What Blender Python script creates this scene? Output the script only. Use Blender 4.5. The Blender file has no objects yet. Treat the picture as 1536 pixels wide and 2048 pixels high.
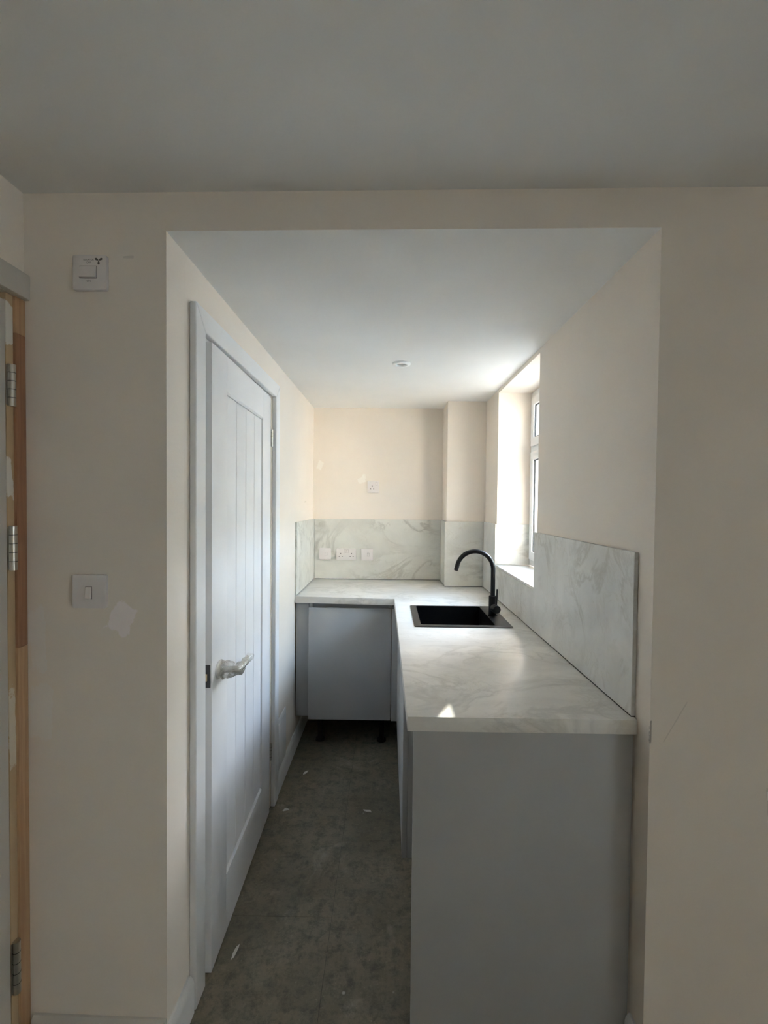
import bpy, bmesh, math, random
from mathutils import Vector, Matrix, noise

S = bpy.context.scene
COL = S.collection
random.seed(4)

# ------------------------------------------------------------------ camera
cam_d = bpy.data.cameras.new('camera')
cam_d.sensor_fit = 'HORIZONTAL'
cam_d.sensor_width = 36.0
cam_d.lens = 36.0 * 900.0 / 1536.0
cam_d.clip_start = 0.02
cam = bpy.data.objects.new('camera', cam_d)
COL.objects.link(cam)
right = Vector((0.99990221, 0.00999703, 0.00977919))
up = Vector((-0.00999936, 0.02221563, 0.9997032))
fwd = Vector((-0.00977681, 0.99970322, -0.02231342))
cam.matrix_world = Matrix(((right.x, up.x, -fwd.x, 0.0), (right.y, up.y, -fwd.y, 0.0),
                           (right.z, up.z, -fwd.z, 1.516), (0, 0, 0, 1)))
S.camera = cam

# ------------------------------------------------------------------ sky, sun, lamps, exposure
S.view_settings.view_transform = 'Standard'
S.view_settings.look = 'None'
S.view_settings.gamma = 1.0
S.view_settings.use_curve_mapping = False
S.view_settings.exposure = 2.05
S.cycles.use_denoising = True
S.cycles.diffuse_bounces = 8
S.cycles.max_bounces = 14
S.cycles.transparent_max_bounces = 12

SUN_PLAN = Vector((0.462, 0.887))          # towards the sun, in plan
SUN_EL = math.radians(33.6)
sun_dir = Vector((SUN_PLAN.x * math.cos(SUN_EL), SUN_PLAN.y * math.cos(SUN_EL), math.sin(SUN_EL))).normalized()

W = bpy.data.worlds.new('daylight_sky')
S.world = W
W.use_nodes = True
wn = W.node_tree
wn.nodes.clear()
w_out = wn.nodes.new('ShaderNodeOutputWorld')
w_bg = wn.nodes.new('ShaderNodeBackground')
w_sky = wn.nodes.new('ShaderNodeTexSky')
w_sky.sky_type = 'NISHITA'
w_sky.sun_disc = False
w_sky.sun_elevation = SUN_EL
w_sky.sun_rotation = math.atan2(SUN_PLAN.x, SUN_PLAN.y)
w_sky.air_density = 1.0
w_sky.dust_density = 0.6
w_bg.inputs['Strength'].default_value = 4.0
w_tint = wn.nodes.new('ShaderNodeMix')
w_tint.data_type = 'RGBA'
w_tint.blend_type = 'MULTIPLY'
w_tint.inputs[0].default_value = 1.0
w_tint.inputs[7].default_value = (1.16, 1.0, 0.84, 1.0)      # warm tint on the sky, shifting the white balance
wn.links.new(w_sky.outputs[0], w_tint.inputs[6])
wn.links.new(w_tint.outputs[2], w_bg.inputs[0])
wn.links.new(w_bg.outputs[0], w_out.inputs[0])

sun_l = bpy.data.lights.new('sun', 'SUN')
sun_l.energy = 10.0
sun_l.angle = math.radians(0.5)
sun_l.color = (1.0, 0.95, 0.86)
sun_o = bpy.data.objects.new('sun', sun_l)
COL.objects.link(sun_o)
sun_o.rotation_euler = (-sun_dir).to_track_quat('-Z', 'Y').to_euler()
sun_o.location = (4, 8, 7)


def area(name, loc, direction, sx, sy, energy, color, portal=False):
    l = bpy.data.lights.new(name, 'AREA')
    l.shape = 'RECTANGLE'
    l.size, l.size_y = sx, sy
    l.energy = energy
    l.color = color
    if portal:
        l.cycles.is_portal = True
    o = bpy.data.objects.new(name, l)
    COL.objects.link(o)
    o.location = loc
    o.rotation_euler = Vector(direction).to_track_quat('-Z', 'Y').to_euler()
    return o


area('alcove_window_portal', (0.945, 2.398, 1.66), (-1, 0, 0), 0.73, 1.06, 1.0, (1, 1, 1), True)
area('room_window_portal', (2.79, -1.2, 1.375), (-1, 0, 0), 1.06, 0.88, 1.0, (1, 1, 1), True)


# ------------------------------------------------------------------ materials
def new_mat(name):
    m = bpy.data.materials.new(name)
    m.use_nodes = True
    nt = m.node_tree
    b = nt.nodes['Principled BSDF']
    return m, nt, b


def N(nt, t, **kw):
    n = nt.nodes.new(t)
    for k, v in kw.items():
        setattr(n, k, v)
    return n


def math_n(nt, op, a, b=None, clamp=False):
    n = N(nt, 'ShaderNodeMath', operation=op)
    n.use_clamp = clamp
    for i, v in enumerate((a, b)):
        if v is None:
            continue
        if hasattr(v, 'is_linked'):
            nt.links.new(v, n.inputs[i])
        else:
            n.inputs[i].default_value = v
    return n.outputs[0]


def mix_c(nt, fac, a, b, mode='MIX'):
    n = N(nt, 'ShaderNodeMix', data_type='RGBA', blend_type=mode)
    for sock, v in ((n.inputs[0], fac), (n.inputs[6], a), (n.inputs[7], b)):
        if hasattr(v, 'is_linked'):
            nt.links.new(v, sock)
        elif sock.type == 'RGBA':
            sock.default_value = (*v, 1.0)
        else:
            sock.default_value = v
    return n.outputs[2]


def noise_t(nt, vec, scale, detail=3.0, rough=0.5, dist=0.0):
    n = N(nt, 'ShaderNodeTexNoise')
    n.inputs['Scale'].default_value = scale
    n.inputs['Detail'].default_value = detail
    n.inputs['Roughness'].default_value = rough
    n.inputs['Distortion'].default_value = dist
    if vec is not None:
        nt.links.new(vec, n.inputs['Vector'])
    return n.outputs[0]


def ramp(nt, fac, stops):
    n = N(nt, 'ShaderNodeMapRange')
    n.clamp = True
    nt.links.new(fac, n.inputs[0])
    n.inputs[1].default_value, n.inputs[2].default_value = stops[0], stops[1]
    n.inputs[3].default_value, n.inputs[4].default_value = stops[2], stops[3]
    return n.outputs[0]


def add_bump(nt, b, height, strength, dist):
    n = N(nt, 'ShaderNodeBump')
    n.inputs['Strength'].default_value = strength
    n.inputs['Distance'].default_value = dist
    nt.links.new(height, n.inputs['Height'])
    nt.links.new(n.outputs[0], b.inputs['Normal'])


def flat(name, col, rough=0.5, metal=0.0, spec=0.5, bump=None):
    m, nt, b = new_mat(name)
    b.inputs['Base Color'].default_value = (*col, 1)
    b.inputs['Roughness'].default_value = rough
    b.inputs['Metallic'].default_value = metal
    b.inputs['Specular IOR Level'].default_value = spec
    geo = N(nt, 'ShaderNodeNewGeometry')
    nz = noise_t(nt, geo.outputs['Position'], 6.0, 4.0)
    c = mix_c(nt, ramp(nt, nz, (0.3, 0.7, 0.0, 1.0)), tuple(x * 0.97 for x in col), tuple(min(1, x * 1.03) for x in col))
    nt.links.new(c, b.inputs['Base Color'])
    if bump:
        add_bump(nt, b, noise_t(nt, geo.outputs['Position'], bump[0], 3.0), bump[1], 0.002)
    return m


def paint(name, col, patches=(), rough=0.75, bump=(160.0, 0.12), spec=0.25):
    """painted plaster with roller stipple; patches: (u, v, half_w, half_h, turn, colour, strength, axes) filler marks in world metres"""
    m, nt, b = new_mat(name)
    b.inputs['Roughness'].default_value = rough
    b.inputs['Specular IOR Level'].default_value = spec
    geo = N(nt, 'ShaderNodeNewGeometry')
    pos = geo.outputs['Position']
    big = noise_t(nt, pos, 2.2, 4.0, 0.55)
    c = mix_c(nt, ramp(nt, big, (0.3, 0.7, 0.0, 1.0)), tuple(x * 0.965 for x in col), tuple(min(1, x * 1.025) for x in col))
    sep = N(nt, 'ShaderNodeSeparateXYZ')
    nt.links.new(pos, sep.inputs[0])
    wob = noise_t(nt, pos, 26.0, 4.0, 0.65)
    for (u, v, hw, hh, turn, pc, st, ax) in patches:
        U = math_n(nt, 'SUBTRACT', sep.outputs['XYZ'.index(ax[0])], u)
        V = math_n(nt, 'SUBTRACT', sep.outputs['XYZ'.index(ax[1])], v)
        cs, sn = math.cos(turn), math.sin(turn)
        a = math_n(nt, 'ADD', math_n(nt, 'MULTIPLY', U, cs), math_n(nt, 'MULTIPLY', V, sn))
        d = math_n(nt, 'SUBTRACT', math_n(nt, 'MULTIPLY', V, cs), math_n(nt, 'MULTIPLY', U, sn))
        a = math_n(nt, 'DIVIDE', math_n(nt, 'ABSOLUTE', a), hw)
        d = math_n(nt, 'DIVIDE', math_n(nt, 'ABSOLUTE', d), hh)
        r = math_n(nt, 'MAXIMUM', a, d)
        r = math_n(nt, 'ADD', r, ramp(nt, wob, (0.3, 0.7, -0.28, 0.28)))
        mask = ramp(nt, r, (1.04, 0.94, 0.0, st))
        c = mix_c(nt, mask, c, pc)
    nt.links.new(c, b.inputs['Base Color'])
    add_bump(nt, b, noise_t(nt, pos, bump[0], 2.0), bump[1], 0.002)
    return m


def marble(name, tint=(0.69, 0.68, 0.62), turn=(0.0, 0.0, 0.6), vein_amount=0.72, rough=0.32):
    m, nt, b = new_mat(name)
    b.inputs['Roughness'].default_value = rough
    tc = N(nt, 'ShaderNodeTexCoord')
    inf = N(nt, 'ShaderNodeObjectInfo')
    off = N(nt, 'ShaderNodeVectorMath', operation='MULTIPLY_ADD')
    nt.links.new(tc.outputs['Object'], off.inputs[0])
    off.inputs[1].default_value = (1, 1, 1)
    cmb = N(nt, 'ShaderNodeCombineXYZ')
    for i, k in enumerate((7.0, 13.0, 5.0)):
        nt.links.new(math_n(nt, 'MULTIPLY', inf.outputs['Random'], k), cmb.inputs[i])
    nt.links.new(cmb.outputs[0], off.inputs[2])
    mp = N(nt, 'ShaderNodeMapping')
    mp.inputs['Rotation'].default_value = turn
    mp.inputs['Scale'].default_value = (1.0, 1.9, 1.4)
    nt.links.new(off.outputs[0], mp.inputs[0])
    v = mp.outputs[0]
    cloud = noise_t(nt, v, 3.0, 6.0, 0.6, 0.6)
    n1 = noise_t(nt, v, 2.3, 8.0, 0.58, 1.3)
    ridge = math_n(nt, 'ABSOLUTE', math_n(nt, 'SUBTRACT', n1, 0.5))
    vein = ramp(nt, ridge, (0.0, 0.045, 1.0, 0.0))
    gate = ramp(nt, noise_t(nt, v, 2.0, 3.0), (0.40, 0.56, 0.0, 1.0))
    vein = math_n(nt, 'MULTIPLY', vein, gate)
    n2 = noise_t(nt, v, 5.5, 8.0, 0.6, 1.8)
    vein2 = ramp(nt, math_n(nt, 'ABSOLUTE', math_n(nt, 'SUBTRACT', n2, 0.5)), (0.0, 0.03, 0.6, 0.0))
    vein2 = math_n(nt, 'MULTIPLY', vein2, ramp(nt, noise_t(nt, v, 3.1, 2.0), (0.44, 0.60, 0.0, 1.0)))
    c = mix_c(nt, ramp(nt, cloud, (0.35, 0.68, 0.0, 1.0)), tuple(x * 0.88 for x in tint), tuple(min(1, x * 1.05) for x in tint))
    c = mix_c(nt, math_n(nt, 'MULTIPLY', vein, vein_amount), c, (0.40, 0.385, 0.335))
    c = mix_c(nt, math_n(nt, 'MULTIPLY', vein2, vein_amount), c, (0.44, 0.41, 0.34))
    nt.links.new(c, b.inputs['Base Color'])
    return m


def timber(name, col, dark):
    m, nt, b = new_mat(name)
    b.inputs['Roughness'].default_value = 0.6
    geo = N(nt, 'ShaderNodeNewGeometry')
    mp = N(nt, 'ShaderNodeMapping')
    mp.inputs['Scale'].default_value = (60, 60, 2.4)
    nt.links.new(geo.outputs['Position'], mp.inputs[0])
    n = noise_t(nt, mp.outputs[0], 1.4, 5.0, 0.6, 0.5)
    c = mix_c(nt, ramp(nt, n, (0.35, 0.7, 0.0, 1.0)), dark, col)
    nt.links.new(c, b.inputs['Base Color'])
    return m


def concrete(name):
    m, nt, b = new_mat(name)
    b.inputs['Roughness'].default_value = 0.62
    geo = N(nt, 'ShaderNodeNewGeometry')
    pos = geo.outputs['Position']
    n1 = noise_t(nt, pos, 2.6, 6.0, 0.62, 0.4)
    n2 = noise_t(nt, pos, 22.0, 9.0, 0.78)
    n5 = noise_t(nt, pos, 95.0, 5.0, 0.7)
    c = mix_c(nt, ramp(nt, n1, (0.33, 0.68, 0.0, 1.0)), (0.155, 0.139, 0.096), (0.255, 0.225, 0.165))
    c = mix_c(nt, ramp(nt, n2, (0.47, 0.62, 0.0, 0.9)), c, (0.095, 0.089, 0.068))
    c = mix_c(nt, ramp(nt, n5, (0.52, 0.70, 0.0, 0.5)), c, (0.10, 0.095, 0.075))
    c = mix_c(nt, ramp(nt, n5, (0.40, 0.28, 0.0, 0.5)), c, (0.42, 0.39, 0.32))
    n3 = noise_t(nt, pos, 5.2, 6.0, 0.7, 0.8)
    c = mix_c(nt, ramp(nt, n3, (0.58, 0.72, 0.0, 0.5)), c, (0.40, 0.375, 0.305))
    n4 = noise_t(nt, pos, 3.4, 5.0, 0.7, 0.5)
    c = mix_c(nt, ramp(nt, n4, (0.60, 0.75, 0.0, 0.4)), c, (0.20, 0.215, 0.205))
    vor = N(nt, 'ShaderNodeTexVoronoi')
    vor.inputs['Scale'].default_value = 11.0
    vor.inputs['Randomness'].default_value = 1.0
    nt.links.new(pos, vor.inputs['Vector'])
    dots = ramp(nt, vor.outputs['Distance'], (0.075, 0.035, 0.0, 0.75))
    sel = ramp(nt, vor.outputs['Color'], (0.62, 0.68, 0.0, 1.0))
    dots = math_n(nt, 'MULTIPLY', dots, sel)
    c = mix_c(nt, dots, c, (0.55, 0.53, 0.47))
    nt.links.new(c, b.inputs['Base Color'])
    add_bump(nt, b, n2, 0.12, 0.003)
    return m


def glass(name):
    m = bpy.data.materials.new(name)
    m.use_nodes = True
    nt = m.node_tree
    nt.nodes.clear()
    out = N(nt, 'ShaderNodeOutputMaterial')
    tr = N(nt, 'ShaderNodeBsdfTransparent')
    tr.inputs[0].default_value = (0.96, 0.98, 0.97, 1)
    gl = N(nt, 'ShaderNodeBsdfGlossy')
    gl.inputs['Roughness'].default_value = 0.02
    fr = N(nt, 'ShaderNodeFresnel')
    fr.inputs[0].default_value = 1.45
    mx = N(nt, 'ShaderNodeMixShader')
    nt.links.new(math_n(nt, 'MULTIPLY', fr.outputs[0], 0.6), mx.inputs[0])
    nt.links.new(tr.outputs[0], mx.inputs[1])
    nt.links.new(gl.outputs[0], mx.inputs[2])
    nt.links.new(mx.outputs[0], out.inputs[0])
    return m


def cling(name):
    m = bpy.data.materials.new(name)
    m.use_nodes = True
    nt = m.node_tree
    nt.nodes.clear()
    out = N(nt, 'ShaderNodeOutputMaterial')
    tr = N(nt, 'ShaderNodeBsdfTransparent')
    tr.inputs[0].default_value = (0.93, 0.92, 0.89, 1)
    gl = N(nt, 'ShaderNodeBsdfGlossy')
    gl.inputs['Roughness'].default_value = 0.12
    gl.inputs[0].default_value = (0.95, 0.94, 0.92, 1)
    lw = N(nt, 'ShaderNodeLayerWeight')
    lw.inputs[0].default_value = 0.45
    geo = N(nt, 'ShaderNodeNewGeometry')
    bp = N(nt, 'ShaderNodeBump')
    bp.inputs['Strength'].default_value = 0.9
    bp.inputs['Distance'].default_value = 0.004
    nt.links.new(noise_t(nt, geo.outputs['Position'], 70.0, 4.0, 0.6, 1.0), bp.inputs['Height'])
    nt.links.new(bp.outputs[0], gl.inputs['Normal'])
    mx = N(nt, 'ShaderNodeMixShader')
    nt.links.new(ramp(nt, lw.outputs['Fresnel'], (0.0, 1.0, 0.22, 0.9)), mx.inputs[0])
    nt.links.new(tr.outputs[0], mx.inputs[1])
    nt.links.new(gl.outputs[0], mx.inputs[2])
    nt.links.new(mx.outputs[0], out.inputs[0])
    return m


CREAM = (0.818, 0.747, 0.663)
FILL = (0.83, 0.80, 0.76)
LILAC = (0.86, 0.80, 0.77)
M_cream = paint('cream_paint', CREAM)
M_front = paint('cream_paint_patched', CREAM, [
    (-0.697, 1.203, 0.030, 0.040, -0.45, (0.90, 0.83, 0.82), 1.0, 'XZ'),
    (0.677, 0.935, 0.0020, 0.028, 0.0, (0.30, 0.26, 0.22), 0.8, 'XZ'),
    (-0.925, 1.145, 0.020, 0.085, 0.05, FILL, 0.6, 'XZ'),
    (-0.918, 0.955, 0.030, 0.075, 0.0, FILL, 0.6, 'XZ'),
    (-0.680, 2.142, 0.014, 0.003, 0.0, (0.5, 0.46, 0.4), 0.4, 'XZ'),
    (0.987, 0.765, 0.014, 0.034, 0.1, (0.62, 0.57, 0.5), 0.6, 'XZ'),
    (0.978, 0.776, 0.005, 0.011, 0.0, (0.9, 0.86, 0.8), 0.9, 'XZ'),
    (0.735, 0.955, 0.0016, 0.06, -0.5, (0.55, 0.5, 0.44), 0.4, 'XZ'),
])
M_back = paint('cream_paint_filler_spots', CREAM, [
    (-0.511, 1.783, 0.019, 0.029, -0.4, (0.87, 0.84, 0.77), 0.7, 'XZ'),
    (-0.202, 1.676, 0.026, 0.022, 0.5, (0.87, 0.84, 0.77), 0.7, 'XZ'),
    (-0.180, 1.700, 0.010, 0.020, 0.2, (0.87, 0.84, 0.77), 0.6, 'XZ'),
])
M_left = paint('cream_paint_scuffed', CREAM, [
    (3.040, 1.513, 0.028, 0.005, 0.1, (0.55, 0.49, 0.41), 0.5, 'YZ'),
    (1.215, 0.66, 0.012, 0.10, 0.0, (0.82, 0.79, 0.74), 0.3, 'YZ'),
])
M_ceil = paint('white_ceiling_paint', (0.80, 0.795, 0.775), bump=(120.0, 0.10))
M_gloss = flat('white_gloss_paint', (0.80, 0.80, 0.80), 0.38)
M_door = flat('white_satin_door', (0.82, 0.82, 0.83), 0.42)
M_upvc = flat('white_upvc', (0.85, 0.86, 0.86), 0.3)
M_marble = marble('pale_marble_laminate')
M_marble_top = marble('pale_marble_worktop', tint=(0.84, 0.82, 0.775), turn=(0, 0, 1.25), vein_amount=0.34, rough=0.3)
M_grey = flat('grey_matt_cabinet', (0.43, 0.435, 0.435), 0.45)
M_grey_in = flat('grey_carcass', (0.40, 0.40, 0.395), 0.5)
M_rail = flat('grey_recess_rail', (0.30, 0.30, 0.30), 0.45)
M_black = flat('matt_black_metal', (0.005, 0.005, 0.0055), 0.36, spec=0.3)
M_bowl = flat('black_sink_bowl', (0.0035, 0.0035, 0.0038), 0.6, spec=0.1)
M_rim = flat('gunmetal_sink_rim', (0.065, 0.060, 0.057), 0.36, 0.7)
M_plastic = flat('white_socket_plastic', (0.735, 0.69, 0.67), 0.3)
M_primed = flat('dull_primer_paint', (0.60, 0.565, 0.515), 0.6)
M_slot = flat('dark_pin_hole', (0.06, 0.05, 0.045), 0.6)
M_print = flat('grey_printed_mark', (0.10, 0.09, 0.08), 0.6)
M_steel = flat('satin_steel', (0.55, 0.53, 0.48), 0.32, 1.0)
M_latch = flat('dark_latch_plate', (0.10, 0.10, 0.10), 0.4, 0.8)
M_brass = flat('brass_latch_bolt', (0.75, 0.60, 0.40), 0.3, 0.9)
M_nickel = flat('polished_nickel', (0.82, 0.80, 0.76), 0.28, 1.0)
M_wrap = cling('clear_plastic_film')
M_wood_red = timber('raw_redwood', (0.42, 0.225, 0.125), (0.30, 0.150, 0.080))
M_wood_pale = timber('raw_pine', (0.58, 0.375, 0.215), (0.44, 0.265, 0.145))
M_wood_primed = paint('part_primed_timber', (0.55, 0.40, 0.24), [
    (1.130, 1.955, 0.016, 0.048, 0.0, (0.78, 0.76, 0.70), 0.95, 'YZ'),
    (1.127, 1.57, 0.010, 0.055, 0.06, (0.78, 0.76, 0.70), 0.85, 'YZ'),
    (1.130, 0.92, 0.010, 0.10, 0.02, (0.74, 0.70, 0.60), 0.7, 'YZ'),
], rough=0.6, bump=(60, 0.05))
M_floor = concrete('grey_screed_board')
M_grout = flat('dark_joint', (0.05, 0.048, 0.042), 0.8)
M_leg = flat('black_plastic', (0.01, 0.01, 0.01), 0.5)
M_glass = glass('clear_glass')
M_gasket_shade = flat('black_gasket_and_gap_shade', (0.02, 0.02, 0.02), 0.6)
M_chip = flat('white_paint_chip', (0.62, 0.61, 0.57), 0.6)
M_lens = flat('lamp_lens', (0.65, 0.66, 0.65), 0.15, 0.6)
M_ground = flat('pale_paving', (0.46, 0.43, 0.385), 0.8)
M_brick = flat('rendered_wall', (0.50, 0.48, 0.45), 0.8)


# ------------------------------------------------------------------ mesh helpers (all in world metres)
def bm_new():
    return bmesh.new()


def hexa(bm, pts):
    vs = [bm.verts.new(p) for p in pts]
    for f in ((0, 3, 2, 1), (4, 5, 6, 7), (0, 1, 5, 4), (1, 2, 6, 5), (2, 3, 7, 6), (3, 0, 4, 7)):
        bm.faces.new([vs[i] for i in f])
    return vs


def box(bm, x0, x1, y0, y1, z0, z1):
    return hexa(bm, [(x0, y0, z0), (x1, y0, z0), (x1, y1, z0), (x0, y1, z0), (x0, y0, z1), (x1, y0, z1), (x1, y1, z1), (x0, y1, z1)])


def quad_prism(bm, plan, z0, z1):
    """plan: four (x, y) counter-clockwise"""
    return hexa(bm, [(x, y, z0) for x, y in plan] + [(x, y, z1) for x, y in plan])


def bevel(bm, w, seg=2, angle=0.5):
    bmesh.ops.recalc_face_normals(bm, faces=bm.faces)
    es = [e for e in bm.edges if len(e.link_faces) == 2 and e.calc_face_angle(0) > angle]
    bmesh.ops.bevel(bm, geom=es, offset=w, segments=seg, profile=0.5, affect='EDGES', clamp_overlap=True)


def prism(bm, outer, holes, axis, a0, a1):
    """polygon with holes in a plane, extruded along axis from a0 to a1; (u, v) are the two other axes in order"""
    def P(u, v, a):
        return {'x': (a, u, v), 'y': (u, a, v), 'z': (u, v, a)}[axis]
    es = []
    for loop in [outer] + list(holes):
        vs = [bm.verts.new(P(u, v, a0)) for u, v in loop]
        es += [bm.edges.new((vs[i], vs[(i + 1) % len(vs)])) for i in range(len(vs))]
    r = bmesh.ops.triangle_fill(bm, use_beauty=True, use_dissolve=False, edges=es)
    fs = [g for g in r['geom'] if isinstance(g, bmesh.types.BMFace)]
    ex = bmesh.ops.extrude_face_region(bm, geom=fs)
    d = {'x': (a1 - a0, 0, 0), 'y': (0, a1 - a0, 0), 'z': (0, 0, a1 - a0)}[axis]
    bmesh.ops.translate(bm, vec=d, verts=[g for g in ex['geom'] if isinstance(g, bmesh.types.BMVert)])
    bm.normal_update()


def rect(u0, u1, v0, v1):
    return [(u0, v0), (u1, v0), (u1, v1), (u0, v1)]


def rrect(u0, u1, v0, v1, r, n=4):
    out = []
    for cu, cv, a in ((u1 - r, v0 + r, -90), (u1 - r, v1 - r, 0), (u0 + r, v1 - r, 90), (u0 + r, v0 + r, 180)):
        for k in range(n + 1):
            t = math.radians(a + 90 * k / n)
            out.append((cu + r * math.cos(t), cv + r * math.sin(t)))
    return out


def tube(bm, pts, radii, seg=20, cap=True):
    pts = [Vector(p) for p in pts]
    if not hasattr(radii, '__len__'):
        radii = [radii] * len(pts)
    rings = []
    t_prev = (pts[1] - pts[0]).normalized()
    ref = Vector((0, 0, 1)) if abs(t_prev.z) < 0.9 else Vector((0, 1, 0))
    nrm = (ref - t_prev * ref.dot(t_prev)).normalized()
    for i, p in enumerate(pts):
        t = (pts[min(i + 1, len(pts) - 1)] - pts[max(i - 1, 0)]).normalized()
        nrm = (nrm - t * nrm.dot(t)).normalized()
        bi = t.cross(nrm)
        rings.append([bm.verts.new(p + (nrm * math.cos(a) + bi * math.sin(a)) * radii[i]) for a in (2 * math.pi * k / seg for k in range(seg))])
    for a, b in zip(rings, rings[1:]):
        for k in range(seg):
            bm.faces.new((a[k], a[(k + 1) % seg], b[(k + 1) % seg], b[k]))
    if cap:
        bm.faces.new(rings[0][::-1])
        bm.faces.new(rings[-1])
    return rings


def obj(name, bm, mat, parent=None, smooth=False, origin=None):
    bmesh.ops.recalc_face_normals(bm, faces=bm.faces)
    if parent is not None:
        o0 = Vector(parent.get('_at', (0, 0, 0)))
    elif origin is not None:
        o0 = Vector(origin)
    else:
        o0 = Vector((0, 0, 0))
    for v in bm.verts:
        v.co -= o0
    me = bpy.data.meshes.new(name)
    bm.to_mesh(me)
    bm.free()
    me.materials.append(mat)
    if smooth:
        for p in me.polygons:
            p.use_smooth = True
        if hasattr(me, 'set_sharp_from_angle'):
            me.set_sharp_from_angle(angle=math.radians(smooth if smooth is not True else 35))
    o = bpy.data.objects.new(name, me)
    COL.objects.link(o)
    if parent is not None:
        o.parent = parent
    else:
        o.location = o0
    o['_at'] = tuple(o0)
    return o


def tag(o, label, cat, group=None, kind=None):
    o['label'] = label
    o['category'] = cat
    if group:
        o['group'] = group
    if kind:
        o['kind'] = kind
    return o


def empty(name, at, label, cat, group=None, kind=None):
    o = bpy.data.objects.new(name, None)
    o.empty_display_size = 0.05
    COL.objects.link(o)
    o.location = at
    o['_at'] = tuple(at)
    return tag(o, label, cat, group, kind)


def bxo(name, d, mat, parent=None, bw=0.0, seg=2, origin=None):
    bm = bm_new()
    box(bm, *d)
    if bw:
        bevel(bm, bw, seg)
    return obj(name, bm, mat, parent, smooth=bool(bw), origin=origin)


# ------------------------------------------------------------------ the setting
Z_CEIL, Z_ALC = 2.306, 2.208
Y_BACK = 3.34


def yf(x):                      # front wall plane, a touch out of square
    return 1.158 - 0.018 * x


def xl(y):                      # alcove's left wall face
    return -0.579 + 0.0090 * (y - 1.168)


def xr(y):                      # alcove's right (window) wall face
    return 0.675 - 0.0055 * (y - 1.15)


def struct(o, label, cat):
    return tag(o, label, cat, kind='structure')


# floor: joints over a slab, sheets as pieces
bm = bm_new()
prism(bm, [(-1.2, -3.1), (3.0, -3.1), (3.0, 1.36), (0.935, 1.40), (0.935, 3.5), (-1.2, 3.5)], [], 'z', -0.12, -0.0025)
fl = obj('floor', bm, M_grout)
struct(fl, 'dusty grey screeded floor boards running through the alcove', 'floor')
xs = [-0.80, -0.192, 0.418, 0.66]
ys = {0: [1.606, 2.826, 3.33], 1: [0.75, 1.98, 3.20, 3.33]}
for ci in range(3):
    yy = [0.40] + ys[ci % 2]
    for a, b_ in zip(yy, yy[1:]):
        bm = bm_new()
        x0, x1 = xs[ci] + 0.0007, xs[ci + 1] - 0.0007
        box(bm, x0, x1, a + 0.0007, b_ - 0.0007, -0.0025, 0.0)
        obj('floor_board', bm, M_floor, fl)
bm = bm_new()
box(bm, -1.19, 2.99, -3.09, 0.399, -0.0025, 0.0)
obj('floor_board', bm, M_floor, fl)
for x0, x1 in ((-1.19, -0.8007), (0.6607, 2.99)):
    bm = bm_new()
    box(bm, x0, x1, 0.4007, 3.33, -0.0025, 0.0)
    obj('floor_board', bm, M_floor, fl)

# ceilings
bm = bm_new()
prism(bm, [(-1.2, -3.1), (3.0, -3.1), (3.0, 1.36), (0.935, 1.40), (0.935, 3.5), (-1.2, 3.5)], [], 'z', Z_CEIL, 2.55)
o = obj('ceiling', bm, M_ceil)
struct(o, 'plain white plastered ceiling of the main room', 'ceiling')
bm = bm_new()
quad_prism(bm, [(-0.70, yf(-0.7) + 0.0004), (0.93, yf(0.93) + 0.0004), (0.93, 3.5), (-0.70, 3.5)], Z_ALC, Z_CEIL - 0.0005)
o = obj('ceiling_alcove', bm, M_ceil)
struct(o, 'lower white ceiling of the kitchen alcove with one downlight', 'ceiling')

# front wall: left, right and the header over the opening
bm = bm_new()
xa, xb = xl(1.168), 0.675
quad_prism(bm, [(-1.1, yf(-1.1)), (xa, yf(xa)), (xl(yf(xa) + 0.1), yf(xa) + 0.1), (-1.1, yf(-1.1) + 0.1)], 0.0, Z_CEIL)
quad_prism(bm, [(xb, yf(xb)), (3.0, yf(3.0)), (3.0, yf(3.0) + 0.24), (xb, yf(xb) + 0.24)], 0.0, Z_CEIL)
quad_prism(bm, [(xa, yf(xa)), (xb, yf(xb)), (xb, yf(xb) + 0.0003), (xa, yf(xa) + 0.0003)], Z_ALC, Z_CEIL)
o = obj('wall_front', bm, M_front)
struct(o, 'cream wall around the square opening to the kitchen alcove', 'wall')

# alcove left wall with the door hole
bm = bm_new()
D0, D1, DT = 1.372, 2.182, 2.028


def lseg(y0, y1, z0, z1, x_out=-0.72):
    quad_prism(bm, [(x_out, y0), (xl(y0), y0), (xl(y1), y1), (x_out, y1)], z0, z1)


lseg(yf(xa) + 0.1002, D0, 0, Z_ALC)
lseg(D0, D1, DT, Z_ALC)
lseg(D1, 3.5, 0, Z_ALC)
o = obj('wall_left', bm, M_left)
struct(o, 'cream alcove wall holding the white plank door', 'wall')
o = bxo('wall_leak_stop', (-0.80, -0.722, 1.30, 2.26, 0, 2.2), M_cream)  # added slab so no daylight leaks round the plank door
struct(o, 'added cream slab stopping light leaks behind the plank door', 'wall')

o = bxo('wall_back', (-0.72, 0.93, Y_BACK, Y_BACK + 0.16, 0, Z_ALC), M_back)
struct(o, 'cream end wall of the alcove with filler spots and single socket', 'wall')
PX0, PY = 0.400, 3.092
o = bxo('wall_pier', (PX0, xr(3.1) + 0.05, PY, Y_BACK - 0.0005, 0.0, Z_ALC), M_cream, bw=0.0015)
struct(o, 'narrow boxed out cream pier in the far right alcove corner', 'wall')

# alcove right wall with the window hole
WY0, WY1, WZ0, WZ1 = 2.030, 2.765, 1.125, 2.188
XO = 0.935
bm = bm_new()


def rseg(y0, y1, z0, z1):
    quad_prism(bm, [(xr(y0), y0), (XO, y0), (XO, y1), (xr(y1), y1)], z0, z1)


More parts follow.
